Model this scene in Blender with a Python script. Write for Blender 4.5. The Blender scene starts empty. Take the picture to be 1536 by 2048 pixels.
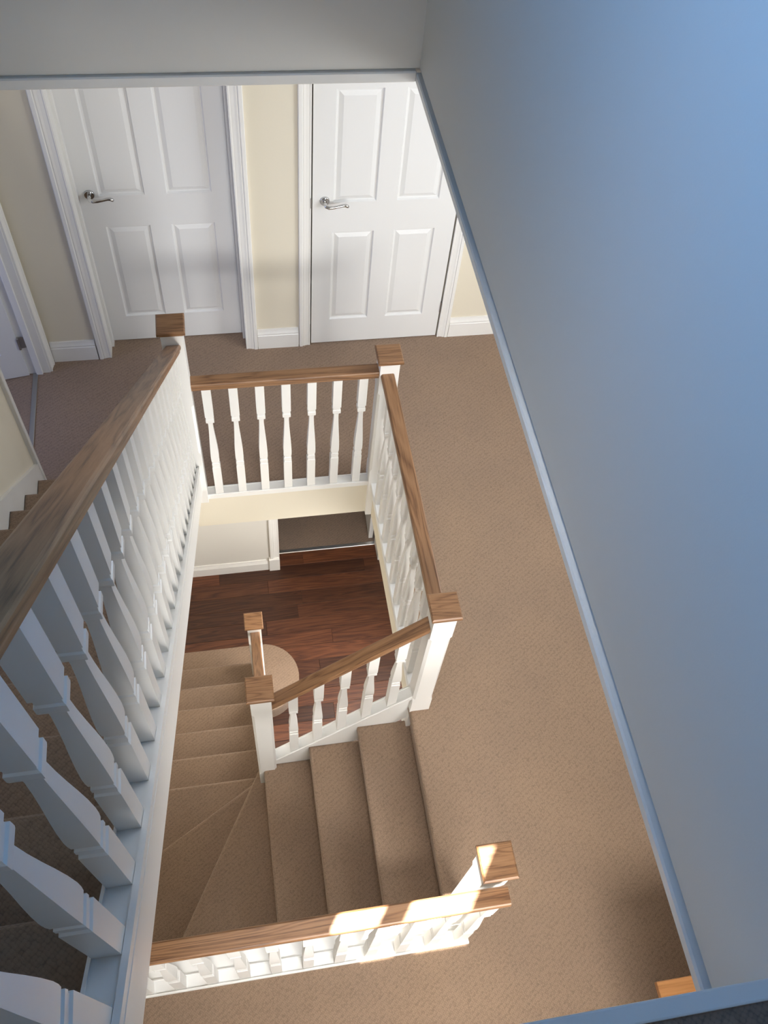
import bpy, bmesh, math, random
from mathutils import Vector, Matrix
random.seed(7)
scene = bpy.context.scene
COL = scene.collection

# ------------------------------------------------------------------ camera
FPX = 1776.6
cam = bpy.data.cameras.new('camera')
cam.sensor_fit = 'VERTICAL'
cam.sensor_height = 24.0
cam.lens = FPX * 24.0 / 2048.0
cam.clip_start = 0.02
cam_ob = bpy.data.objects.new('camera', cam)
COL.objects.link(cam_ob)
FW = Vector((0.14902424, 0.53131223, -0.83396588))
RT = Vector((0.98452721, -0.15834854, 0.07504612))
UP = Vector((0.09218436, 0.83224579, 0.54668912))
m = Matrix((RT, UP, -FW)).transposed().to_4x4()
m.translation = Vector((0.25138, -2.73216, 3.92777))
cam_ob.matrix_world = m
scene.camera = cam_ob

# ------------------------------------------------------------------ world, sun, unseen daylight lamps, exposure
scene.view_settings.view_transform = 'Standard'
scene.view_settings.look = 'None'
scene.view_settings.gamma = 1.0
scene.view_settings.use_curve_mapping = False
scene.view_settings.exposure = 0.0
world = bpy.data.worlds.new('sky')
scene.world = world
world.use_nodes = True
bg = world.node_tree.nodes['Background']
bg.inputs[0].default_value = (0.45, 0.62, 1.0, 1)
bg.inputs[1].default_value = 1.0

SUN_DX, SUN_DY = -0.15, -0.02          # where the sun stands, per metre of height
sun = bpy.data.lights.new('sun', 'SUN')
sun.energy = 40.0
sun.angle = math.radians(0.35)
sun.color = (1.0, 0.93, 0.82)
sun_ob = bpy.data.objects.new('sun', sun)
COL.objects.link(sun_ob)
sun_ob.rotation_euler = Vector((-SUN_DX, -SUN_DY, -1)).to_track_quat('-Z', 'Y').to_euler()

def area(name, loc, target, sx, sy, watts, color, spread=180):
    l = bpy.data.lights.new(name, 'AREA')
    l.shape = 'RECTANGLE'; l.size = sx; l.size_y = sy
    l.energy = watts; l.color = color; l.spread = math.radians(spread)
    o = bpy.data.objects.new(name, l); COL.objects.link(o)
    o.location = loc
    o.rotation_euler = (Vector(target) - Vector(loc)).to_track_quat('-Z', 'Y').to_euler()
    return o
BLUE = (0.30, 0.55, 1.0)
WARM = (1.0, 0.965, 0.91)
area('stair_window_daylight', (-0.775, -1.95, 4.10), (0.9, -1.95, 3.80), 1.1, 0.8, 21, (0.14, 0.44, 1.0), 104)
area('loft_side_fill', (-0.765, -3.05, 3.75), (0.9, -2.6, 2.9), 0.8, 0.8, 1.5, (1.0, 0.94, 0.84), 120)  # unseen fill lamp added to warm the low part of the right wall
area('loft_fill', (0.35, -4.35, 3.75), (0.5, -2.0, 3.2), 0.9, 0.9, 0.4, (1.0, 0.92, 0.80))  # weak warm fill lamp added behind the viewpoint
area('lower_tread_fill', (0.42, -1.70, 4.72), (0.38, -1.68, 0.0), 0.6, 0.7, 2.3, (1.0, 0.98, 0.96), 38)  # fill lamp added to brighten the lower treads from above
area('landing_window_daylight', (2.40, -0.40, 1.65), (0.6, 0.4, 0.7), 1.2, 1.1, 44, (0.90, 0.95, 1.0))
area('near_fill', (1.05, -4.36, 1.75), (0.7, -1.3, 0.1), 1.5, 1.1, 58, (1.0, 0.98, 0.95), 85)  # fill lamp added for the near faces of the newels and the treads
area('hall_fill', (1.46, -0.45, -1.30), (0.1, -0.6, -2.0), 1.2, 1.5, 88, (1.0, 0.97, 0.93))  # unseen fill lamp added to brighten the ground floor hall
area('bedroom_window_daylight', (-2.94, 0.5, 1.5), (0.0, 0.5, 1.2), 1.2, 1.2, 29, (0.38, 0.50, 1.0))

# ------------------------------------------------------------------ materials
def mat(name, color, rough=0.5, metal=0.0):
    m_ = bpy.data.materials.new(name); m_.use_nodes = True
    b = m_.node_tree.nodes['Principled BSDF']
    b.inputs['Base Color'].default_value = (*color, 1)
    b.inputs['Roughness'].default_value = rough
    b.inputs['Metallic'].default_value = metal
    return m_, m_.node_tree, b
def node(nt, t, **kw):
    n = nt.nodes.new(t)
    for k, v in kw.items(): setattr(n, k, v)
    return n
def ramp(nt, stops):
    r = nt.nodes.new('ShaderNodeValToRGB')
    e = r.color_ramp.elements
    while len(e) > 1: e.remove(e[-1])
    e[0].position = stops[0][0]; e[0].color = (*stops[0][1], 1)
    for p, c in stops[1:]:
        x = e.new(p); x.color = (*c, 1)
    return r
def paint(name, color, rough, bump=0.02, scale=220):
    m_, nt, b = mat(name, color, rough)
    tc = node(nt, 'ShaderNodeTexCoord')
    n = node(nt, 'ShaderNodeTexNoise'); n.inputs['Scale'].default_value = scale; n.inputs['Detail'].default_value = 3
    nt.links.new(tc.outputs['Object'], n.inputs['Vector'])
    bp = node(nt, 'ShaderNodeBump'); bp.inputs['Strength'].default_value = bump; bp.inputs['Distance'].default_value = 0.002
    nt.links.new(n.outputs['Fac'], bp.inputs['Height']); nt.links.new(bp.outputs['Normal'], b.inputs['Normal'])
    return m_
M = {}
M['white'] = paint('white_gloss_paint', (0.86, 0.85, 0.82), 0.38, 0.03, 60)
M['door'] = paint('white_door_paint', (0.82, 0.82, 0.81), 0.42, 0.04, 90)
M['cream'] = paint('cream_wall_paint', (0.78, 0.72, 0.59), 0.75, 0.08, 240)
M['pale'] = paint('pale_cream_wall_tone', (0.74, 0.72, 0.67), 0.75, 0.08, 240)  # paler cream; on the hall far wall it stands in for light
M['ceiling'] = paint('white_ceiling_paint', (0.80, 0.79, 0.77), 0.8, 0.05, 200)
M['chrome'] = mat('polished_chrome', (0.62, 0.62, 0.62), 0.12, 1.0)[0]
M['steel'] = mat('brushed_steel', (0.46, 0.46, 0.46), 0.32, 1.0)[0]
M['strip'] = mat('satin_aluminium', (0.75, 0.74, 0.72), 0.28, 1.0)[0]

def carpet(name, base, dark):
    m_, nt, b = mat(name, base, 0.95)
    tc = node(nt, 'ShaderNodeTexCoord')
    mp = node(nt, 'ShaderNodeMapping'); mp.inputs['Rotation'].default_value = (0.3, 0.2, 0.75)
    nt.links.new(tc.outputs['Object'], mp.inputs['Vector'])
    v = node(nt, 'ShaderNodeTexVoronoi'); v.inputs['Scale'].default_value = 150
    v.inputs['Randomness'].default_value = 0.35
    n = node(nt, 'ShaderNodeTexNoise'); n.inputs['Scale'].default_value = 520; n.inputs['Detail'].default_value = 2
    big = node(nt, 'ShaderNodeTexNoise'); big.inputs['Scale'].default_value = 3.0; big.inputs['Detail'].default_value = 4
    fleck = node(nt, 'ShaderNodeTexVoronoi'); fleck.inputs['Scale'].default_value = 150
    fleck.inputs['Randomness'].default_value = 0.35
    for x in (v, n, big, fleck): nt.links.new(mp.outputs['Vector'], x.inputs['Vector'])
    r = ramp(nt, [(0.0, tuple(c * 1.10 for c in base)), (0.5, base), (1.0, dark)])
    nt.links.new(v.outputs['Distance'], r.inputs['Fac'])
    sep = node(nt, 'ShaderNodeSeparateColor'); nt.links.new(fleck.outputs['Color'], sep.inputs['Color'])
    r2 = ramp(nt, [(0.0, (0.80, 0.79, 0.78)), (0.25, (0.99, 0.99, 0.99)), (1.0, (1.06, 1.05, 1.04))])
    nt.links.new(sep.outputs['Red'], r2.inputs['Fac'])
    mx = node(nt, 'ShaderNodeMixRGB', blend_type='MULTIPLY'); mx.inputs[0].default_value = 0.8
    nt.links.new(r.outputs['Color'], mx.inputs[1]); nt.links.new(r2.outputs['Color'], mx.inputs[2])
    r3 = ramp(nt, [(0.3, (0.93, 0.93, 0.94)), (0.7, (1.05, 1.04, 1.02))])
    nt.links.new(big.outputs['Fac'], r3.inputs['Fac'])
    mx2 = node(nt, 'ShaderNodeMixRGB', blend_type='MULTIPLY'); mx2.inputs[0].default_value = 1.0
    nt.links.new(mx.outputs['Color'], mx2.inputs[1]); nt.links.new(r3.outputs['Color'], mx2.inputs[2])
    nt.links.new(mx2.outputs['Color'], b.inputs['Base Color'])
    ad = node(nt, 'ShaderNodeMath', operation='MULTIPLY_ADD'); ad.inputs[1].default_value = -1.0
    nt.links.new(v.outputs['Distance'], ad.inputs[0]); nt.links.new(n.outputs['Fac'], ad.inputs[2])
    bp = node(nt, 'ShaderNodeBump'); bp.inputs['Strength'].default_value = 0.45; bp.inputs['Distance'].default_value = 0.003
    nt.links.new(ad.outputs[0], bp.inputs['Height']); nt.links.new(bp.outputs['Normal'], b.inputs['Normal'])
    b.inputs['Sheen Weight'].default_value = 0.15
    return m_
M['carpet'] = carpet('taupe_loop_carpet', (0.298, 0.204, 0.139), (0.158, 0.107, 0.073))
M['carpet_dark'] = carpet('brown_carpet', (0.250, 0.180, 0.135), (0.105, 0.074, 0.056))

def wood(name, c_dark, c_mid, c_light, rough, scale=1.0, vary=0.0, grain_axis=0, bump=0.12):
    m_, nt, b = mat(name, c_mid, rough)
    tc = node(nt, 'ShaderNodeTexCoord'); oi = node(nt, 'ShaderNodeObjectInfo')
    off = node(nt, 'ShaderNodeVectorMath', operation='SCALE'); off.inputs[3].default_value = 11.0
    comb = node(nt, 'ShaderNodeCombineXYZ')
    for i in range(3): nt.links.new(oi.outputs['Random'], comb.inputs[i])
    nt.links.new(comb.outputs[0], off.inputs[0])
    add = node(nt, 'ShaderNodeVectorMath', operation='ADD')
    nt.links.new(tc.outputs['Object'], add.inputs[0]); nt.links.new(off.outputs[0], add.inputs[1])
    mp = node(nt, 'ShaderNodeMapping')
    s = [8 * scale, 8 * scale, 8 * scale]; s[grain_axis] = 0.55 * scale
    mp.inputs['Scale'].default_value = s
    nt.links.new(add.outputs[0], mp.inputs['Vector'])
    big = node(nt, 'ShaderNodeTexNoise'); big.inputs['Scale'].default_value = 1.6; big.inputs['Detail'].default_value = 2
    big.inputs['Distortion'].default_value = 0.6
    nt.links.new(mp.outputs['Vector'], big.inputs['Vector'])
    mul = node(nt, 'ShaderNodeMath', operation='MULTIPLY'); mul.inputs[1].default_value = 9.0
    nt.links.new(big.outputs['Fac'], mul.inputs[0])
    fr = node(nt, 'ShaderNodeMath', operation='FRACT'); nt.links.new(mul.outputs[0], fr.inputs[0])
    pp = node(nt, 'ShaderNodeMath', operation='PINGPONG'); pp.inputs[1].default_value = 0.5
    nt.links.new(mul.outputs[0], pp.inputs[0])
    fine = node(nt, 'ShaderNodeTexNoise'); fine.inputs['Scale'].default_value = 9.0; fine.inputs['Detail'].default_value = 6
    fine.inputs['Roughness'].default_value = 0.7
    mp2 = node(nt, 'ShaderNodeMapping'); s2 = [22 * scale] * 3; s2[grain_axis] = 0.8 * scale
    mp2.inputs['Scale'].default_value = s2
    nt.links.new(add.outputs[0], mp2.inputs['Vector']); nt.links.new(mp2.outputs['Vector'], fine.inputs['Vector'])
    ma = node(nt, 'ShaderNodeMath', operation='MULTIPLY_ADD'); ma.inputs[1].default_value = 0.55
    nt.links.new(pp.outputs[0], ma.inputs[0])
    sc = node(nt, 'ShaderNodeMath', operation='MULTIPLY'); sc.inputs[1].default_value = 0.75
    nt.links.new(fine.outputs['Fac'], sc.inputs[0]); nt.links.new(sc.outputs[0], ma.inputs[2])
    r = ramp(nt, [(0.28, c_dark), (0.50, c_mid), (0.78, c_light)])
    nt.links.new(ma.outputs[0], r.inputs['Fac'])
    out = r.outputs['Color']
    if vary:
        hs = node(nt, 'ShaderNodeHueSaturation')
        mr = node(nt, 'ShaderNodeMapRange'); mr.inputs['To Min'].default_value = 1 - vary; mr.inputs['To Max'].default_value = 1 + vary
        nt.links.new(oi.outputs['Random'], mr.inputs['Value']); nt.links.new(mr.outputs[0], hs.inputs['Value'])
        nt.links.new(out, hs.inputs['Color']); out = hs.outputs['Color']
    nt.links.new(out, b.inputs['Base Color'])
    bp = node(nt, 'ShaderNodeBump'); bp.inputs['Strength'].default_value = bump; bp.inputs['Distance'].default_value = 0.001
    nt.links.new(fine.outputs['Fac'], bp.inputs['Height']); nt.links.new(bp.outputs['Normal'], b.inputs['Normal'])
    return m_
OAK = ((0.105, 0.046, 0.019), (0.262, 0.132, 0.060), (0.350, 0.192, 0.095))
M['oak'] = wood('varnished_oak', *OAK, 0.42)
M['oak_cap'] = wood('varnished_oak_cap', *OAK, 0.42, 1.4)
M['oak_orange'] = wood('orange_oak', (0.24, 0.10, 0.035), (0.36, 0.16, 0.055), (0.44, 0.21, 0.08), 0.4)
M['plank'] = wood('dark_plank_floor', (0.036, 0.011, 0.005), (0.088, 0.028, 0.011), (0.150, 0.055, 0.022), 0.45, 1.0, 0.45)
M['gap'] = mat('dark_floor_joint', (0.018, 0.008, 0.005), 0.7)[0]

# ------------------------------------------------------------------ helpers
def finish(name, bm, material, parent=None, loc=(0, 0, 0), rotz=0.0, smooth=False):
    bmesh.ops.recalc_face_normals(bm, faces=bm.faces[:])
    me = bpy.data.meshes.new(name); bm.to_mesh(me); bm.free()
    me.materials.append(M[material])
    if smooth:
        for p in me.polygons: p.use_smooth = True
    return link(name, me, parent, loc, rotz)
def link(name, me, parent=None, loc=(0, 0, 0), rotz=0.0):
    o = bpy.data.objects.new(name, me); COL.objects.link(o)
    o.location = loc; o.rotation_euler = (0, 0, rotz)
    if parent: o.parent = parent
    return o
def empty(name, loc=(0, 0, 0), rotz=0.0):
    o = bpy.data.objects.new(name, None); COL.objects.link(o)
    o.location = loc; o.rotation_euler = (0, 0, rotz); o.empty_display_size = 0.1
    return o
def tag(o, label=None, cat=None, group=None, kind=None):
    if label: o['label'] = label
    if cat: o['category'] = cat
    if group: o['group'] = group
    if kind: o['kind'] = kind
    return o
def box(bm, x0, x1, y0, y1, z0, z1, bev=0.0, seg=1):
    vs = [bm.verts.new((x, y, z)) for z in (z0, z1) for y in (y0, y1) for x in (x0, x1)]
    fs = [bm.faces.new([vs[i] for i in q]) for q in ((0, 2, 3, 1), (4, 5, 7, 6), (0, 1, 5, 4), (2, 6, 7, 3), (0, 4, 6, 2), (1, 3, 7, 5))]
    if bev:
        es = list({e for f in fs for e in f.edges})
        bmesh.ops.bevel(bm, geom=es, offset=bev, segments=seg, profile=0.5, affect='EDGES')
    return bm
def boxes(name, lst, material, parent=None, bev=0.0):
    bm = bmesh.new()
    for b in lst: box(bm, *b, bev=bev)
    return finish(name, bm, material, parent)
def prism(bm, poly, z0, z1, bev=0.0, seg=3):
    b = [bm.verts.new((x, y, z0)) for x, y in poly]; t = [bm.verts.new((x, y, z1)) for x, y in poly]
    n = len(poly); fs = [bm.faces.new(b[::-1]), bm.faces.new(t)]
    for i in range(n): fs.append(bm.faces.new((b[i], b[(i + 1) % n], t[(i + 1) % n], t[i])))
    if bev:
        bmesh.ops.bevel(bm, geom=list(fs[1].edges), offset=bev, segments=seg, profile=0.5, affect='EDGES')
def extrude_profile(bm, prof, length, slope=0.0):
    """closed profile of (y, z) swept along +x with a vertical shear"""
    a = [bm.verts.new((0, y, z)) for y, z in prof]
    b = [bm.verts.new((length, y, z + slope * length)) for y, z in prof]
    n = len(prof)
    for i in range(n): bm.faces.new((a[i], a[(i + 1) % n], b[(i + 1) % n], b[i]))
    bm.faces.new(a[::-1]); bm.faces.new(b)
def struct(o): o['kind'] = 'structure'; return o

# ------------------------------------------------------------------ key dimensions (metres, landing floor = 0)
W, L = 0.942, 1.2886
YF, XF = -2.2086, 0.932
YD = 1.0136
WN, G, R = 0.8966, 0.2314, 0.20
YS7, GL = -1.1758, 0.231
MU, GU = 0.8923, 0.2242
XD, XE, YE = 0.2231, 0.210, -0.085
XWL = -0.79                       # plane of the left wall
XR, YB, HC = 0.900, -0.133, 2.349  # stairwell opening in the upper ceiling
FLOOR0 = -2.6

# ------------------------------------------------------------------ structure: floors and ceilings
XMAX, YMIN = 2.45, -4.4
struct(boxes('floor_landing', [
    (XWL - 0.09, XMAX, -0.015, YD + 0.16, -0.03, 0.0),
    (W - 0.022, XMAX, -2.27, -0.015, -0.03, 0.0),
    (XWL, XMAX, YMIN, -2.27, -0.03, 0.0)], 'carpet'))
bm = bmesh.new()
prism(bm, [(WN, -2.164), (W, -2.164), (W, -1.300), (WN, -1.300)], -0.045, 0.0005, 0.015)
box(bm, WN + 0.02, W, -2.164, -1.30, -0.21, -0.045)
o = finish('landing_nosing', bm, 'carpet'); struct(o); o.name = 'trim_landing_nosing'
struct(boxes('ceiling_ground', [
    (XWL, XMAX, -0.005, 4.2, -0.30, -0.03),
    (W - 0.01, XMAX, -2.26, -0.005, -0.30, -0.03),
    (XWL, XMAX, YMIN, -2.29, -0.30, -0.03)], 'ceiling'))
struct(boxes('wall_fascia_far', [(-0.03, W - 0.012, -0.02, -0.005, -0.30, -0.022)], 'cream'))
struct(boxes('wall_fascia_right', [(W - 0.012, W, -1.26, -0.005, -0.30, -0.022)], 'cream'))
struct(boxes('wall_fascia_near', [(XWL, XF - 0.046, -2.29, -2.172, FLOOR0, -0.012)], 'pale'))
bm = bmesh.new(); box(bm, XWL + 0.001, XF - 0.046, -2.274, -2.160, -0.012, 0.016, 0.003, 2)
box(bm, XF - 0.046, 0.960, -2.274, -2.2545, -0.012, 0.016)
struct(finish('trim_stair_capping', bm, 'white'))
# ceiling of the landing with the stairwell opening, upper floor above it
struct(boxes('ceiling_landing', [
    (XWL, XMAX, YB + 0.02, YD + 0.16, HC, 2.58),
    (XR + 0.02, XMAX, -2.702, YB + 0.02, HC, 2.58),
    (XWL, XMAX, YMIN, -2.702, HC, 2.58)], 'ceiling'))
struct(boxes('floor_upper', [(XWL, XR + 0.02, YMIN, -2.724, 2.58, 2.598)], 'carpet_dark'))
bm = bmesh.new(); box(bm, 0.06, XR - 0.001, -2.726, -2.70, 2.50, 2.604, 0.003, 2)
box(bm, 0.882, XR - 0.001, -3.2, -2.726, 2.598, 2.70, 0.003, 2)
struct(finish('trim_upper_edge', bm, 'white'))
# ground floor
fg = struct(boxes('floor_ground', [(XWL, 1.5, -1.30, 1.115, FLOOR0 - 0.05, FLOOR0 - 0.003)], 'gap'))
PW = 0.1245
y = 1.112; row = 0
starts = [0.66, -0.045, 0.345, -0.60, 0.565, 0.30, 0.815, 0.15, 0.684, -0.1, 0.42, 0.75, 0.2, 0.9, 0.5, -0.3, 0.6, 0.1, 0.8, 0.35]
LEN = 1.21
while y > -1.29:
    y0 = max(y - PW, -1.30)
    x = starts[row % len(starts)] - 3 * LEN
    while x < 1.5:
        a, b_ = max(x, XWL), min(x + LEN, 1.5)
        if b_ - a > 0.02:
            bm = bmesh.new()
            box(bm, -(b_ - a) / 2 + 0.0006, (b_ - a) / 2 - 0.0006, -PW / 2 + 0.0006, (y - y0) - PW / 2 - 0.0006, -0.012, 0.0, 0.0012)
            finish('plank', bm, 'plank', fg, ((a + b_) / 2, y0 + PW / 2, FLOOR0))
        x += LEN
    y = y0; row += 1
struct(boxes('floor_room', [(XWL, XMAX, 1.115, 4.2, FLOOR0 - 0.05, FLOOR0 + 0.004)], 'carpet_dark'))
st = boxes('threshold_strip', [(0.459, 1.285, 1.105, 1.138, FLOOR0 - 0.002, FLOOR0 + 0.008)], 'strip', bev=0.003)
tag(st, 'bright metal threshold strip across the ground floor doorway', 'threshold strip')

# ------------------------------------------------------------------ structure: walls
WT = 0.10
LX0, LX1 = -0.4453, 0.317          # left door leaf
RX0, RX1 = 0.7086, 1.4706          # right door leaf
DH = 1.981
struct(boxes('wall_doors', [
    (XWL - WT, LX0 - 0.03, YD, YD + 0.16, 0, HC),
    (LX1 + 0.03, RX0 - 0.008, YD, YD + 0.16, 0, HC),
    (RX1 + 0.008, XMAX, YD, YD + 0.16, 0, HC),
    (LX0 - 0.03, LX1 + 0.03, YD, YD + 0.16, DH + 0.035, HC),
    (RX0 - 0.008, RX1 + 0.008, YD, YD + 0.16, DH + 0.012, HC)], 'cream'))
DY0, DY1 = 0.165, 0.925             # doorway in the left wall
struct(boxes('wall_left', [
    (XWL - WT, XWL, YMIN, DY0, FLOOR0, 4.75),
    (XWL - WT, XWL, DY0, YD, DH + 0.03, 4.75),
    (XWL - WT, XWL, DY1, YD, 0, DH + 0.03),
    (XWL - WT, XWL, DY0, YD + 0.16, FLOOR0, -0.03)], 'cream'))
struct(boxes('wall_right_upper', [(XR, XR + 0.1, YMIN, YB + 0.1, 2.388, 4.75)], 'pale'))
struct(boxes('wall_far_upper', [(XWL, XR, YB, YB + 0.1, 2.388, 4.75)], 'pale'))
struct(boxes('wall_near_upper', [(XWL, XR + 0.1, YMIN - 0.1, YMIN, FLOOR0, 4.75), (XR + 0.1, XMAX, YMIN - 0.1, YMIN, FLOOR0, 2.58)], 'pale'))
struct(boxes('wall_right_landing', [(XMAX, XMAX + 0.1, YMIN, YD + 0.16, -0.3, 2.58)], 'cream'))
# ground floor walls
GY = 0.982
struct(boxes('wall_hall_far', [(XWL, 0.40, GY, GY + 0.13, FLOOR0, -0.30), (1.345, 1.5, GY, GY + 0.13, FLOOR0, -0.30),
                               (0.40, 1.345, GY, GY + 0.13, FLOOR0 + 2.05, -0.30)], 'pale'))  # paler than the fascia to imitate the different light down here
struct(boxes('light_block_behind_doors', [(XWL, XMAX, YD + 0.162, YD + 0.20, -0.03, HC)], 'cream'))  # unseen backing added to keep sky light out of the door gaps
struct(boxes('wall_hall_right', [(1.5, 1.6, -2.29, GY, FLOOR0, -0.30)], 'cream'))
struct(boxes('wall_room_far', [(XWL, XMAX, 4.2, 4.3, FLOOR0, -0.3), (XMAX, XMAX + 0.1, 1.11, 4.2, FLOOR0, -0.3), (XWL - WT, XWL, 1.17, 4.2, FLOOR0, -0.03)], 'cream'))
struct(boxes('wall_under_stairs', [(XD + 0.02, W, -1.325, -1.31, FLOOR0, -0.9)], 'cream'))
# bedroom behind the open door on the left
struct(boxes('floor_bedroom', [(-3.0, XWL - 0.09, -0.9, 1.6, -0.03, 0.0)], 'carpet'))
struct(boxes('wall_bedroom', [(-3.0, XWL - WT, 1.6, 1.7, 0, HC), (-3.0, XWL - WT, -1.0, -0.9, 0, HC), (-3.1, -3.0, -0.9, 1.6, 0, HC)], 'cream'))
struct(boxes('ceiling_bedroom', [(-3.0, XWL - WT, -0.9, 1.6, HC, HC + 0.05)], 'ceiling'))
# flat roof; unseen opening shaped to cast the sun patch on the foreground rail
bm = bmesh.new()
ZR = 4.75
def roofpt(x, yy, z=0.9):            # point on the rail plane carried up the sun's ray to the roof
    return (x + SUN_DX * (ZR - z), yy + SUN_DY * (ZR - z))
hole = [roofpt(0.845 + 0.707 * (yy + 2.3), yy) for yy in (-2.345, -2.160)] + [roofpt(0.392 + 0.707 * (yy + 2.3), yy) for yy in (-2.160, -2.345)]
outer = [(XR + 0.1, YMIN), (XR + 0.1, YB + 0.1), (XWL - WT, YB + 0.1), (XWL - WT, YMIN)]
for z in (ZR, ZR + 0.04):
    hv = [bm.verts.new((*p, z)) for p in hole]; ov = [bm.verts.new((*p, z)) for p in outer]
    for i in range(4): bm.faces.new((hv[i], hv[(i + 1) % 4], ov[(i + 1) % 4], ov[i]))
struct(finish('ceiling_upper', bm, 'ceiling'))
bm = bmesh.new()
pl = [roofpt(xx + 0.707 * (yy + 2.3), yy) for xx, yy in ((0.545, -2.4), (0.630, -2.4), (0.630, -2.1), (0.545, -2.1))]
prism(bm, pl, ZR, ZR + 0.03)
struct(finish('window_1', bm, 'white'))  # unseen bar added to cast the dark gap in the rail's sun patch

# unseen frames added round the area lamps; the walls behind are solid
M['glass'] = mat('window_glass', (0.75, 0.82, 0.90), 0.05)[0]
def window(n, axis, at, u, v, w, h, out):
    """frame, glazing bar and pane lying on a wall; axis = wall normal, u/v = centre along the wall, out = side the room is on"""
    def bx(u0, u1, v0, v1, d0, d1):
        a, b_ = sorted((at + out * d0, at + out * d1))
        return {'x': (a, b_, u0, u1, v0, v1), 'y': (u0, u1, a, b_, v0, v1), 'z': (u0, u1, v0, v1, a, b_)}[axis]
    e = empty('window_%d' % n); struct(e)
    t = 0.05
    for r in ((u - w / 2 - t, u - w / 2, v - h / 2 - t, v + h / 2 + t), (u + w / 2, u + w / 2 + t, v - h / 2 - t, v + h / 2 + t),
              (u - w / 2, u + w / 2, v - h / 2 - t, v - h / 2), (u - w / 2, u + w / 2, v + h / 2, v + h / 2 + t)):
        boxes('frame_bar', [bx(*r, 0.0005, 0.03)], 'white', e)
    boxes('pane', [bx(u - w / 2, u + w / 2, v - h / 2, v + h / 2, 0.0005, 0.004)], 'glass', e)
window(2, 'x', XWL, -1.95, 4.10, 1.1, 0.8, 1)
window(3, 'y', YMIN, 0.35, 3.75, 0.9, 0.9, 1)
window(4, 'x', XMAX, -0.40, 1.65, 1.2, 1.1, -1)
window(5, 'y', YMIN, 1.05, 1.75, 1.5, 1.1, 1)
window(6, 'x', 1.5, -0.45, -1.30, 1.2, 1.5, -1)
window(7, 'x', -3.0, 0.5, 1.5, 1.2, 1.2, 1)
window(8, 'z', ZR, 0.42, -1.70, 0.6, 0.7, -1)
window(9, 'x', XWL, -3.05, 3.75, 0.8, 0.8, 1)
# ------------------------------------------------------------------ skirtings, architraves, edge trims
def skirting(name, p0, p1, h=0.145, t=0.018, side=1):
    """moulded skirting from p0 to p1; thickness grows to the right of the direction of travel when side = 1"""
    d = Vector((p1[0] - p0[0], p1[1] - p0[1])); ln_ = d.length; ang = math.atan2(d.y, d.x)
    s = -side
    prof = [(0, 0), (s * t, 0), (s * t, h * 0.70), (s * t * 0.80, h * 0.74), (s * t * 0.95, h * 0.80), (s * t * 0.62, h * 0.90), (s * t * 0.45, h), (0, h)]
    bm = bmesh.new(); extrude_profile(bm, prof, ln_)
    return struct(finish(name, bm, 'white', None, (p0[0], p0[1], p0[2]), ang))
CW = 0.068
skirting('baseboard_doors_left', (XWL + 0.02, YD, 0), (LX0 - 0.012 - CW, YD, 0))
skirting('baseboard_doors_middle', (LX1 + 0.008 + CW, YD, 0), (RX0 - 0.008 - CW, YD, 0))
skirting('baseboard_doors_right', (RX1 + 0.006 + CW, YD, 0), (XMAX, YD, 0))
skirting('baseboard_hall_far', (XWL, GY, FLOOR0), (0.374, GY, FLOOR0))
def architrave_profile(w=CW, t=0.02):
    # (across, out) – stepped ogee
    return [(0, 0), (0, t * 0.55), (w * 0.10, t * 0.62), (w * 0.16, t * 0.50), (w * 0.42, t * 0.60), (w * 0.58, t * 0.78), (w * 0.66, t * 0.72),
            (w * 0.72, t), (w * 0.94, t), (w, t * 0.86), (w, 0)]
def casing(name, x_in, y, z0, z1, outward, w=CW, parent=None):
    """vertical architrave on a wall facing -y; across runs from the opening edge outwards (outward = -1 / +1 in x)"""
    prof = architrave_profile(w)
    bm = bmesh.new()
    a = [bm.verts.new((x_in + outward * u, y - v, z0)) for u, v in prof]
    b = [bm.verts.new((x_in + outward * u, y - v, z1)) for u, v in prof]
    n = len(prof)
    for i in range(n): bm.faces.new((a[i], a[(i + 1) % n], b[(i + 1) % n], b[i]))
    bm.faces.new(a); bm.faces.new(b)
    return finish(name, bm, 'white', parent)
def casing_set(name, x0, x1, y, z0, ztop, w=CW):
    e = empty(name); struct(e)
    casing('casing', x0, y, z0, ztop + w, -1, w, e)
    casing('casing', x1, y, z0, ztop + w, 1, w, e)
    bm = bmesh.new(); box(bm, x0, x1, y - 0.018, y, ztop, ztop + w, 0.003)
    finish('head', bm, 'white', e)
    return e
t1 = casing_set('trim_1', LX0 - 0.006, LX1 + 0.006, YD, 0, DH + 0.01)
boxes('jamb', [(LX0 - 0.03, LX0 - 0.006, YD, YD + 0.16, 0, DH + 0.01)], 'white', t1)
boxes('jamb', [(LX1 + 0.006, LX1 + 0.03, YD, YD + 0.16, 0, DH + 0.01)], 'white', t1)
boxes('door_stop', [(LX0 - 0.006, LX0 + 0.008, YD + 0.075, YD + 0.118, 0, DH)], 'white', t1)
boxes('door_stop', [(LX1 - 0.008, LX1 + 0.006, YD + 0.075, YD + 0.118, 0, DH)], 'white', t1)
t2 = casing_set('trim_2', RX0 - 0.008, RX1 + 0.008, YD, 0, DH + 0.01, 0.064)
t3 = empty('trim_3'); struct(t3)
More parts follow.
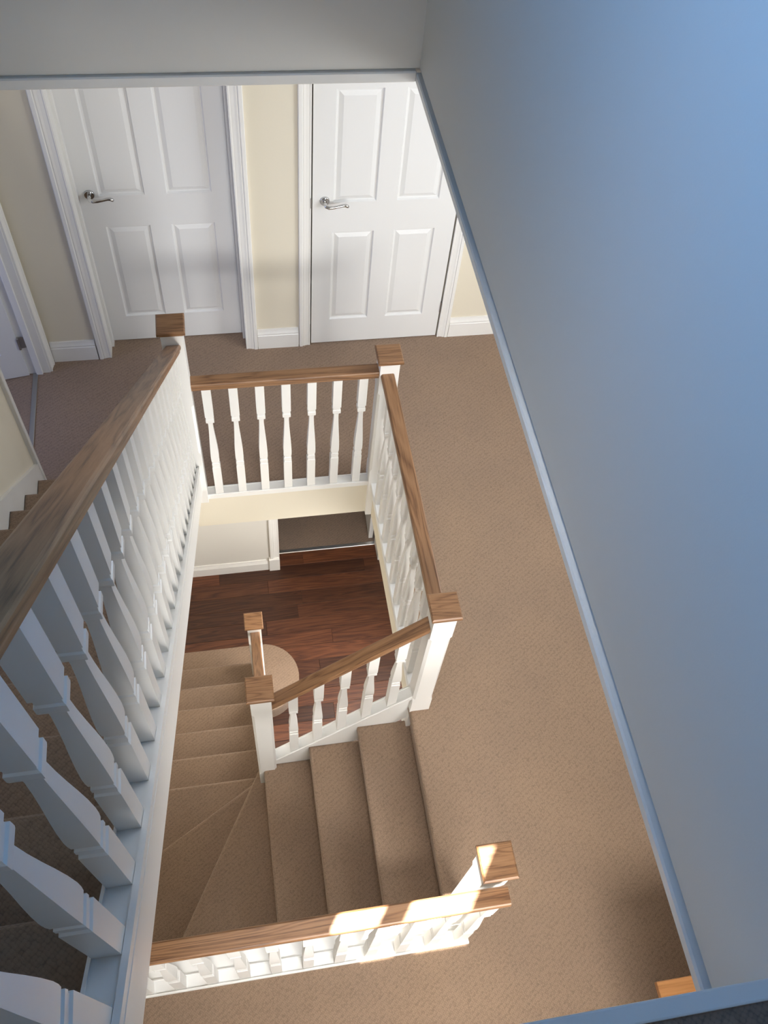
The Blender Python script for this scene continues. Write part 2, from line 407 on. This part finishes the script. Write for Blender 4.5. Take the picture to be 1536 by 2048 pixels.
# far and near casing of the doorway in the left wall (facing +x)
def casing_x(name, y_in, outward, z1, parent, w=CW):
    prof = architrave_profile(w)
    bm = bmesh.new()
    a = [bm.verts.new((XWL + v, y_in + outward * u, 0)) for u, v in prof]
    b = [bm.verts.new((XWL + v, y_in + outward * u, z1)) for u, v in prof]
    n = len(prof)
    for i in range(n): bm.faces.new((a[i], a[(i + 1) % n], b[(i + 1) % n], b[i]))
    bm.faces.new(a); bm.faces.new(b)
    finish(name, bm, 'white', parent)
casing_x('casing', DY1, 1, DH + 0.08, t3); casing_x('casing', DY0, -1, DH + 0.08, t3, 0.055)
boxes('head', [(XWL, XWL + 0.018, DY0, DY1, DH + 0.02, DH + 0.09)], 'white', t3)
boxes('jamb', [(XWL - WT - 0.015, XWL, DY1 - 0.006, DY1 + 0.02, 0, DH + 0.03)], 'white', t3)
boxes('jamb', [(XWL - WT - 0.015, XWL, DY0 - 0.02, DY0 + 0.006, 0, DH + 0.03)], 'white', t3)
boxes('door_stop', [(XWL - 0.075, XWL - 0.04, DY1 - 0.02, DY1 - 0.006, 0, DH)], 'white', t3, 0.002)
ts = boxes('threshold_strip', [(XWL - 0.095, XWL - 0.068, DY0, DY1 - 0.006, -0.001, 0.006)], 'steel', bev=0.002)
tag(ts, 'narrow grey metal carpet strip in the left doorway', 'threshold strip')
# ground floor door opening
t4 = empty('trim_4'); struct(t4)
casing('casing', 0.459, GY, FLOOR0, FLOOR0 + 2.1, -1, 0.075, t4)
casing('casing', 1.285, GY, FLOOR0, FLOOR0 + 2.1, 1, 0.075, t4)
boxes('plinth_block', [(0.372, 0.459, GY - 0.032, GY + 0.001, FLOOR0, FLOOR0 + 0.175)], 'white', t4, 0.002)
boxes('plinth_block', [(1.285, 1.372, GY - 0.032, GY + 0.001, FLOOR0, FLOOR0 + 0.175)], 'white', t4, 0.002)
boxes('jamb', [(0.40, 0.459, GY, GY + 0.15, FLOOR0, FLOOR0 + 2.05)], 'white', t4)
boxes('jamb', [(1.285, 1.345, GY, GY + 0.15, FLOOR0, FLOOR0 + 2.05)], 'white', t4)
# edge bead round the stairwell opening: rounded strip with a shadow groove above it
def bead(name, lst_face, lst_groove):
    o = boxes(name, lst_face, 'white', None, 0.004); struct(o)
    boxes('groove', lst_groove, 'pale', o)
    return o
bead('trim_5', [(XR - 0.012, XR + 0.02, -2.70, YB, HC - 0.002, HC + 0.026)], [(XR + 0.012, XR + 0.02, -2.70, YB, HC + 0.024, 2.39)])
bead('trim_6', [(XWL, XR - 0.010, YB - 0.012, YB + 0.02, HC - 0.002, HC + 0.033)], [(XWL, XR, YB + 0.006, YB + 0.02, HC + 0.03, 2.39)])

# ------------------------------------------------------------------ doors
def panel_mesh(w, h):
    """fielded panel lying in the xz plane, front towards -y, recessed behind y = 0"""
    bm = bmesh.new()
    rings = [(0.0, 0.0), (0.006, 0.011), (0.014, 0.012), (0.036, 0.003), (0.040, 0.003)]
    vr = []
    for ins, dep in rings:
        vr.append([bm.verts.new(p) for p in ((ins, dep, ins), (w - ins, dep, ins), (w - ins, dep, h - ins), (ins, dep, h - ins))])
    for a, b in zip(vr, vr[1:]):
        for i in range(4): bm.faces.new((a[i], a[(i + 1) % 4], b[(i + 1) % 4], b[i]))
    bm.faces.new(vr[-1])
    return bm
def lever_handle(parent, x, z, y=0.0, direction=1):
    h = finish('handle', cyl_y(0.026, 0.009, 24), 'chrome', parent, (x, y, z))
    for p in h.data.polygons: p.use_smooth = len(p.vertices) == 4
    pts = [((0, 0), 0.011), ((0.0, -0.018), 0.0095), ((0.0, -0.040), 0.009)]
    bm = bmesh.new()
    path = [(0, 0.0, 0, .010), (0, -.03, 0, .010), (0.004, -.044, -.002, .0105), (.016, -.050, -.004, .0105), (.040, -.050, -.004, .0085), (.066, -.049, .000, .0075),
            (.086, -.048, .004, .0078), (.100, -.048, .004, .0088), (.110, -.048, -.001, .0090), (.115, -.048, -.006, .0066)]
    tube(bm, [(direction * a, b, c, r) for a, b, c, r in path], 12)
    finish('lever', bm, 'chrome', h, smooth=True)
    return h
def cyl_y(r, t, n):
    bm = bmesh.new()
    a = [bm.verts.new((r * math.cos(2 * math.pi * i / n), 0, r * math.sin(2 * math.pi * i / n))) for i in range(n)]
    b = [bm.verts.new((0.9 * r * math.cos(2 * math.pi * i / n), -t, 0.9 * r * math.sin(2 * math.pi * i / n))) for i in range(n)]
    for i in range(n): bm.faces.new((a[i], a[(i + 1) % n], b[(i + 1) % n], b[i]))
    bm.faces.new(a); bm.faces.new(b)
    return bm
def tube(bm, path, n):
    rings = []
    for k, (x, y, z, r) in enumerate(path):
        p = Vector((x, y, z))
        q0 = Vector(path[max(k - 1, 0)][:3]); q1 = Vector(path[min(k + 1, len(path) - 1)][:3])
        t = (q1 - q0).normalized()
        u = t.cross(Vector((0, 0, 1)));
        if u.length < 1e-3: u = Vector((1, 0, 0))
        u.normalize(); v = u.cross(t).normalized()
        rings.append([bm.verts.new(p + r * (math.cos(2 * math.pi * i / n) * u + math.sin(2 * math.pi * i / n) * v)) for i in range(n)])
    for a, b in zip(rings, rings[1:]):
        for i in range(n): bm.faces.new((a[i], a[(i + 1) % n], b[(i + 1) % n], b[i]))
    bm.faces.new(rings[0]); bm.faces.new(rings[-1])
def door(name, loc, rotz=0.0, hinge_right=True, lever=True, w=0.762, h=1.976, hinge_face=True):
    """six-panel door; local x across, front face y = 0 looking to -y"""
    e = empty(name, loc, rotz); struct(e)
    px = [(0.105, 0.328), (0.434, 0.657)]
    pz = [(0.185, 0.812), (0.998, 1.612), (1.706, 1.872)]
    lst = []
    xs = [0, px[0][0], px[0][1], px[1][0], px[1][1], w]
    for a, b in ((0, xs[1]), (xs[2], xs[3]), (xs[4], w)): lst.append((a, b, 0, 0.035, 0, h))
    zs = [(0, pz[0][0]), (pz[0][1], pz[1][0]), (pz[1][1], pz[2][0]), (pz[2][1], h)]
    for a, b in ((xs[1], xs[2]), (xs[3], xs[4])):
        for c, d in zs: lst.append((a, b, 0, 0.035, c, d))
    lst.append((0.01, w - 0.01, 0.014, 0.034, 0.01, h - 0.01))
    boxes('leaf', lst, 'door', e)
    for a, b in px:
        for c, d in pz:
            finish('panel', panel_mesh(b - a, d - c), 'door', e, (a, 0, c))
    if lever: lever_handle(e, 0.062 if hinge_right else w - 0.062, 1.012, 0.0, 1 if hinge_right else -1)
    if hinge_face:
        for z in (0.235, 1.0, 1.75):
            xh = w + 0.003 if hinge_right else -0.003
            bm = bmesh.new(); tube(bm, [(xh, -0.004, z - 0.038, .0055), (xh, -0.004, z + 0.038, .0055)], 10)
            finish('hinge', bm, 'steel', e)
    return e
door('door_1', (LX0, YD + 0.12, 0.006), hinge_face=False)
door('door_2', (RX0, YD - 0.001, 0.006))
# strike plate of the right door
boxes('strike_plate', [(RX0 - 0.012, RX0 - 0.006, YD - 0.013, YD - 0.003, 0.985, 1.045)], 'steel', t2)
# open door in the left doorway, swung into the bedroom against its far side
d3 = door('door_3', (XWL - WT - 0.012, DY1 - 0.024, 0.006), math.radians(180 + 9), hinge_right=False, lever=True, hinge_face=False)
d3.rotation_euler[2] = math.radians(9)
d3.location = (XWL - WT - 0.012 - 0.762 * math.cos(math.radians(9)), DY1 - 0.022 - 0.762 * math.sin(math.radians(9)), 0.006)
for z in (0.25, 1.0, 1.75):
    bm = bmesh.new(); tube(bm, [(0.766, -0.003, z - 0.04, .0065), (0.766, -0.003, z + 0.04, .0065)], 10)
    finish('hinge', bm, 'steel', d3)
    boxes('hinge_plate', [(0.768, 0.80, 0.004, 0.007, z - 0.04, z + 0.04)], 'steel', d3)
# ground floor door standing open in the room
d4 = door('door_4', (1.275, 1.17, FLOOR0 + 0.008), math.radians(88), hinge_right=False, lever=False)

# ------------------------------------------------------------------ staircases
def step(poly_top, poly_riser, z, parent, drop=0.20, thick=0.045):
    bm = bmesh.new()
    prism(bm, poly_top, z - thick, z, 0.015, 3)
    prism(bm, poly_riser, z - drop, z - thick + 0.001)
    o = finish('step', bm, 'carpet', parent)
    return o
lower = empty('staircase', (XD, 0.2, FLOOR0))
lower.location = (0, 0, 0)
tag(lower, 'lower carpeted winding staircase turning down to the dark wooden hall floor', 'staircase')
YI, YN = -1.300, -2.171              # inner string face, near wall face
XI = 0.200                           # inner end of the straight lower treads
for k in (1, 2, 3):
    x0 = WN - k * G; x1 = WN - (k - 1) * G + 0.03
    step([(x0, YN), (x1, YN), (x1, YI), (x0, YI)], [(x0 + 0.02, YN), (x1, YN), (x1, YI), (x0 + 0.02, YI)], -R * k, lower)
px_, py_ = 0.172, -1.262
def wl(ang, dist):                  # point on a winder line leaving the newel
    return (px_ - math.sin(math.radians(ang)) * dist, py_ - math.cos(math.radians(ang)) * dist)
def wl_y(ang, yy): return (px_ - math.tan(math.radians(ang)) * (py_ - yy), yy)
def wl_x(ang, xx): return (xx, py_ - (px_ - xx) / math.tan(math.radians(ang)))
p2 = wl_y(29.5, YN); p1 = wl_x(61.0, XWL + 0.001)
q2 = wl_y(27.5, YN); q1 = wl_x(59.0, XWL + 0.001)
step([(px_, py_), (0.225, py_), (0.225, YN), p2], [(px_ + 0.02, py_ - 0.01), (0.225, py_), (0.225, YN), q2], -0.8, lower)
step([(px_ - 0.003, py_ + 0.012), (px_ + 0.02, py_), q2, (XWL + 0.001, YN), p1], [(px_, py_ - 0.01), (px_ + 0.02, py_ - 0.02), q2, (XWL + 0.001, YN), q1], -1.0, lower)
XW0 = XWL + 0.001
step([(XI, YS7), (XI, py_ - 0.01), (px_, py_ - 0.01), q1, (XW0, YS7)], [(XI, YS7 - 0.02), (XI, py_ - 0.01), (px_, py_ - 0.01), q1, (XW0, YS7 - 0.02)], -1.2, lower)
for k in range(1, 6):
    y1 = YS7 + k * GL; y0 = YS7 + (k - 1) * GL - 0.03
    step([(XW0, y0), (XI, y0), (XI, y1), (XW0, y1)], [(XW0, y0), (XI, y0), (XI, y1 - 0.02), (XW0, y1 - 0.02)], -1.2 - 0.2 * k, lower)
# bottom step with a rounded end
def dend(r, y1):
    pts = [(XW0, YS7 + 5 * GL - 0.03)]
    c = (0.235, -0.070)
    pts.append((0.20, -0.32 + (0.27 - r)))
    for i in range(0, 23):
        a = math.radians(-92 + i * 182 / 22)
        pts.append((c[0] + r * math.cos(a), c[1] + r * math.sin(a)))
    pts.append((XW0, y1))
    return pts
step(dend(0.272, YS7 + 6 * GL), dend(0.252, YS7 + 6 * GL - 0.02), -2.4, lower)
# strings
def string_board(name, p0, p1, half_t, z_lo0, z_hi0, slope, parent, material='white'):
    """raking board from p0 to p1 (plan), bottom/top heights at p0, slope along the run"""
    d = Vector((p1[0] - p0[0], p1[1] - p0[1])); ang = math.atan2(d.y, d.x)
    bm = bmesh.new()
    extrude_profile(bm, [(-half_t, z_lo0), (half_t, z_lo0), (half_t, z_hi0), (-half_t, z_hi0)], d.length, slope)
    return finish(name, bm, material, parent, (p0[0], p0[1], 0), ang)
CDS = 1.02                            # rake of the inner string beside the three top treads
string_board('string', (0.268, -1.2886), (0.897, -1.2886), 0.016, -0.80, -0.515, CDS, lower)
string_board('string', (0.222, -1.245), (0.212, -0.13), 0.017, -1.42, -1.06, -0.866, lower)
boxes('spandrel', [(0.205, 0.222, -1.245, -0.30, FLOOR0, -2.0)], 'white', lower)

upper = empty('staircase', (0, 0, 0))
tag(upper, 'upper carpeted straight staircase rising along the left wall', 'staircase')
XU0, XU1 = XWL + 0.018, -0.030
for k in range(1, 13):
    y1 = 0.0248 - (k - 1) * GU; y0 = y1 - GU - 0.03; z = 0.2 * k
    bm = bmesh.new()
    prism(bm, [(XU0, y0), (XU1, y0), (XU1, y1), (XU0, y1)], z - 0.045, z, 0.015, 3)
    prism(bm, [(XU0, y0), (XU1, y0), (XU1, y1 - 0.02), (XU0, y1 - 0.02)], z - 0.2, z - 0.044)
    finish('step', bm, 'carpet', upper)
y13 = 0.0248 - 12 * GU
bm = bmesh.new()
prism(bm, [(XU0, -2.724), (XU1, -2.724), (XU1, y13), (XU0, y13)], 2.555, 2.6, 0.015, 3)
prism(bm, [(XU0, -2.70), (XU1, -2.70), (XU1, y13 - 0.02), (XU0, y13 - 0.02)], 2.4, 2.556)
finish('step', bm, 'carpet', upper)
CB, CT = 0.0247, 0.2475               # string bottom / top above the line z = -MU*y
def rake_y(name, x0, x1, ya, yb, c0, c1, material, parent):
    """board parallel to the upper flight between x0..x1, heights c0..c1 above z = -MU*y"""
    bm = bmesh.new()
    extrude_profile(bm, [(-x1, c0), (-x0, c0), (-x0, c1), (-x1, c1)], abs(ya - yb), MU)
    return finish(name, bm, material, parent, (0, ya, -MU * ya), -math.pi / 2)
# local x runs towards -y; local y = +x world mirrored, so x0/x1 are swapped above
def rake_board(name, x0, x1, ya, yb, c0, c1, material, parent, bev=0.0):
    bm = bmesh.new()
    vs = []
    for yy in (ya, yb):
        for x in (x0, x1):
            for c in (c0, c1): vs.append(bm.verts.new((x, yy, -MU * yy + c)))
    for q in ((0, 1, 3, 2), (4, 6, 7, 5), (0, 4, 5, 1), (2, 3, 7, 6), (1, 5, 7, 3), (0, 2, 6, 4)): bm.faces.new([vs[i] for i in q])
    if bev: bmesh.ops.bevel(bm, geom=bm.edges[:], offset=bev, segments=2, profile=0.5, affect='EDGES')
    return finish(name, bm, material, parent)
rake_board('string', -0.030, 0.020, -0.03, -2.72, CB, CT - 0.032, 'white', upper)
rake_board('wall_string', XWL + 0.0005, XWL + 0.018, 0.11, -2.70, -0.05, 0.315, 'white', upper)
rake_board('soffit', XWL + 0.001, -0.031, -0.10, -2.70, -0.10, -0.06, 'white', upper)

# ------------------------------------------------------------------ balustrade parts
RAIL_PROF = [(-0.024, 0.0), (0.024, 0.0), (0.0285, -0.0025), (0.0312, -0.008), (0.0315, -0.020), (0.0300, -0.027), (0.0255, -0.031), (0.0245, -0.046), (-0.0245, -0.046),
             (-0.0255, -0.031), (-0.0300, -0.027), (-0.0315, -0.020), (-0.0312, -0.008), (-0.0285, -0.0025)]
def handrail(p0, p1, parent, name='handrail'):
    d = Vector((p1[0] - p0[0], p1[1] - p0[1])); ang = math.atan2(d.y, d.x)
    bm = bmesh.new(); extrude_profile(bm, RAIL_PROF, d.length, (p1[2] - p0[2]) / d.length)
    o = finish(name, bm, 'oak', None, (0, 0, 0), 0)
    a = math.atan2(p1[2] - p0[2], d.length)
    o.data.transform(Matrix.Rotation(a, 4, 'Y'))      # local x follows the rake so that the grain runs along the rail
    o.location = p0; o.rotation_euler = (0, -a, ang); o.parent = parent
    return o
def base_rail(p0, p1, parent, half=0.03, th=0.03):
    d = Vector((p1[0] - p0[0], p1[1] - p0[1])); ang = math.atan2(d.y, d.x)
    prof = [(-half, -th), (half, -th), (half, -0.004), (half - 0.004, 0), (0.0225, 0.0), (0.0215, -0.004), (-0.0215, -0.004), (-0.0225, 0.0), (-half + 0.004, 0), (-half, -0.004)]
    bm = bmesh.new(); extrude_profile(bm, prof, d.length, (p1[2] - p0[2]) / d.length)
    o = finish('base_rail', bm, 'white', parent, p0, ang)
    return o
HB = 0.0205
def baluster_profile(length):
    t = length
    lo = 0.228 if t > 0.6 else 0.28 * t
    hi = t - (0.190 if t > 0.75 else 0.26 * t if t < 0.6 else 0.15)
    v = hi - lo
    f = lambda u: lo + v * u
    return [(0, HB), (f(0.0), HB), (f(.012), .0172), (f(.040), .0172), (f(.050), .0192), (f(.085), .0192), (f(.095), .0160), (f(.118), .0160), (f(.128), .0190), (f(.170), .0200),
            (f(.23), .0202), (f(.34), .0190), (f(.46), .0168), (f(.58), .0142), (f(.70), .0120), (f(.80), .0108), (f(.840), .0112), (f(.860), .0135), (f(.872), .0186), (f(.885), .0195),
            (f(.925), .0195), (f(.935), .0170), (f(.968), .0170), (f(.980), HB), (t, HB)]
_bal = {}
def baluster(parent, loc, length, slope=(0.0, 0.0)):
    """square-section shaped baluster; slope = rake (dz/dx, dz/dy) of both ends"""
    key = (round(length, 4), slope)
    if key not in _bal:
        bm = bmesh.new(); rings = []
        prof = baluster_profile(length); n = len(prof)
        for i, (z, h) in enumerate(prof):
            row = []
            for sx, sy in ((-1, -1), (1, -1), (1, 1), (-1, 1)):
                dz = (slope[0] * sx * h + slope[1] * sy * h) if i in (0, n - 1) else 0.0
                row.append(bm.verts.new((sx * h, sy * h, z + dz)))
            rings.append(row)
        for a, b in zip(rings, rings[1:]):
            for i in range(4): bm.faces.new((a[i], a[(i + 1) % 4], b[(i + 1) % 4], b[i]))
        bm.faces.new(rings[0]); bm.faces.new(rings[-1])
        o = finish('baluster', bm, 'white', parent, loc); _bal[key] = o.data
        return o
    return link('baluster', _bal[key], parent, loc)
def balustrade(label, group='balustrade runs round the stairwell'):
    e = empty('balustrade'); tag(e, label, 'balustrade', group); return e

RT_ = 0.880                            # top of the level rails
# far landing run
b = balustrade('short level white balustrade with oak handrail nearest the two white doors')
handrail((0.045, -0.002, RT_), (W - 0.045, -0.002, RT_), b)
base_rail((0.045, 0, 0.010), (W - 0.045, 0, 0.010), b, 0.03, 0.036)
for x in (0.107, 0.2275, 0.348, 0.4685, 0.589, 0.7095, 0.830):
    baluster(b, (x, -0.002, 0.006), RT_ - 0.046 - 0.005)
# right landing run
b = balustrade('long level white balustrade running beside the wide carpeted landing')
handrail((W - 0.008, -0.045, RT_), (W - 0.008, -L + 0.045, RT_), b)
base_rail((W - 0.002, -0.045, 0.010), (W - 0.002, -L + 0.045, 0.010), b, 0.032, 0.036)
n = 9
for i in range(n):
    baluster(b, (W - 0.006, -0.045 - (L - 0.09) * (i + 1) / (n + 1), 0.006), RT_ - 0.046 - 0.005)
# three steps down to the winder newel
b = balustrade('short raking white balustrade beside the three top steps down')
CR = 0.965
handrail((0.268, -L, 0.232), (0.897, -L, 0.232 + CR * 0.629), b)
base_rail((0.268, -L, -0.500), (0.897, -L, -0.500 + CDS * 0.629), b, 0.031, 0.03)
for x in (0.362, 0.474, 0.586, 0.698, 0.810):
    zb = -0.504 + CDS * (x - 0.268); zt = 0.232 + CR * (x - 0.268) - 0.045
    baluster(b, (x, -L, zb), zt - zb, (1.0, 0.0))
# lower flight run
b = balustrade('lowest raking balustrade between winder post and bottom hall post')
SD = 0.866
zD = -0.52
handrail((0.222, -1.245, zD), (0.212, -0.13, zD - SD * 1.115), b)
base_rail((0.222, -1.245, -1.06), (0.212, -0.13, -1.06 - SD * 1.115), b, 0.03, 0.03)
for i in range(8):
    yy = -1.245 + 1.115 * (i + 1) / 9
    zb = -1.064 - SD * (yy + 1.245); baluster(b, (0.222 - 0.009 * (yy + 1.245), yy, zb), 0.500, (0.0, -SD))
# near landing run, carried past its newel
b = balustrade('level white balustrade with sunlit oak handrail in the foreground')
YR = -2.303
handrail((XWL + 0.001, YR, RT_ + 0.018), (0.962, YR, RT_ + 0.018), b)
base_rail((XWL + 0.001, YR + 0.002, 0.024), (0.962, YR + 0.002, 0.024), b, 0.03, 0.03)
x = 0.925
while x > XWL + 0.05:
    baluster(b, (x, YR + 0.002, 0.020), RT_ + 0.018 - 0.046 - 0.019); x -= 0.1222
# upper flight run
b = balustrade('long steep white balustrade of the upper stairs with thick oak handrail closest to the viewer')
def rail_upper():
    top = 1.111
    ya, yb = -0.045, -2.745
    handrail((0.0, ya, -MU * ya + top), (0.0, yb, -MU * yb + top), b)
rail_upper()
o = rake_board('base_rail', -0.034, 0.025, -0.045, -2.72, CT - 0.032, CT - 0.006, 'white', b)
rake_board('rail_lip', 0.0140, 0.025, -0.045, -2.72, CT - 0.006, CT, 'white', b)
rake_board('rail_lip', -0.034, -0.0285, -0.045, -2.72, CT - 0.006, CT, 'white', b)
rake_board('bead', 0.020, 0.0262, -0.045, -2.72, CT - 0.042, CT - 0.030, 'white', b)
LB = 1.111 - 0.046 - (CT - 0.006) + 0.002
for i in range(23):
    yy = -0.116 - 0.1137 * i
    baluster(b, (-0.0073, yy, -MU * yy + CT - 0.007), LB, (0.0, -MU))
# ------------------------------------------------------------------ newel posts
def newel(loc_xy, z_bot, z_top, blocks, label, hc=0.0585):
    e = empty('newel_post', (loc_xy[0], loc_xy[1], z_bot)); tag(e, label, 'newel post', 'newel posts of the staircase')
    h = z_top - 0.030 - z_bot
    bm = bmesh.new(); rings = []
    hw = 0.045
    seq = [(0.0, 0.0006)]
    for a, c in blocks:                # chamfered stretches, heights above the post's foot
        seq += [(a, 0.0006), (a + 0.018, 0.011), (c - 0.018, 0.011), (c, 0.0006)]
    seq.append((h, 0.0006))
    for z, ch in seq:
        a = hw - ch
        ring = [(-a, -hw), (a, -hw), (hw, -a), (hw, a), (a, hw), (-a, hw), (-hw, a), (-hw, -a)]
        rings.append([bm.verts.new((x, y_, z)) for x, y_ in ring])
    for a, c in zip(rings, rings[1:]):
        for i in range(8): bm.faces.new((a[i], a[(i + 1) % 8], c[(i + 1) % 8], c[i]))
    bm.faces.new(rings[0]); bm.faces.new(rings[-1])
    finish('post', bm, 'white', e)
    bm = bmesh.new(); rings = []
    for z, r in ((h - 0.001, hc - 0.011), (h + 0.004, hc - 0.010), (h + 0.011, hc), (h + 0.025, hc), (h + 0.030, hc - 0.005)):
        rings.append([bm.verts.new((sx * r, sy * r, z)) for sx, sy in ((-1, -1), (1, -1), (1, 1), (-1, 1))])
    for a, c in zip(rings, rings[1:]):
        for i in range(4): bm.faces.new((a[i], a[(i + 1) % 4], c[(i + 1) % 4], c[i]))
    bm.faces.new(rings[0]); bm.faces.new(rings[-1])
    c = finish('cap', bm, 'oak_cap', e)
    c['label'] = 'square oak cap'
    return e
HN = 0.9687
newel((0, 0), -0.035, 1.2354, [(0.42, 0.80)], 'tall white newel post at the foot of the upper stairs')
newel((W, 0), -0.30, HN, [(0.42, 1.05)], 'white newel post at the far right landing corner')
newel((W, -L), -0.30, HN, [(0.42, 1.08)], 'white newel post at the head of the lower stairs')
newel((XD, -L), FLOOR0, 0.3831, [(1.95, 2.80)], 'white newel post rising from the winding steps')
newel((XE, YE), -2.41, -1.40, [(0.2, 0.75)], 'bottom newel post on the rounded first step in the hall', 0.061)
newel((XF, YF), -0.21, HN, [(0.35, 1.00)], 'sunlit newel post at the end of the foreground handrail')
newel((0, -2.79), 2.60, 3.80, [(0.35, 1.0)], 'newel post at the top of the upper stairs')

# ------------------------------------------------------------------ low oak table in the near corner of the landing
tb = empty('side_table', (1.88, -2.86, 0)); tag(tb, 'orange oak side table standing on the carpet in the near corner', 'table')
bm = bmesh.new(); box(bm, -0.34, 0.34, -0.27, 0.265, 0.375, 0.405, 0.004, 2); finish('table_top', bm, 'oak_orange', tb)
boxes('apron', [(-0.10, 0.26, -0.18, -0.162, 0.30, 0.375)], 'oak_orange', tb)
boxes('apron', [(-0.10, 0.26, 0.082, 0.10, 0.30, 0.375)], 'oak_orange', tb)
for x, yy in ((-0.10, -0.18), (0.22, -0.18), (-0.10, 0.06), (0.22, 0.06)):
    boxes('leg', [(x, x + 0.04, yy, yy + 0.04, 0.0, 0.376)], 'oak_orange', tb, 0.003)
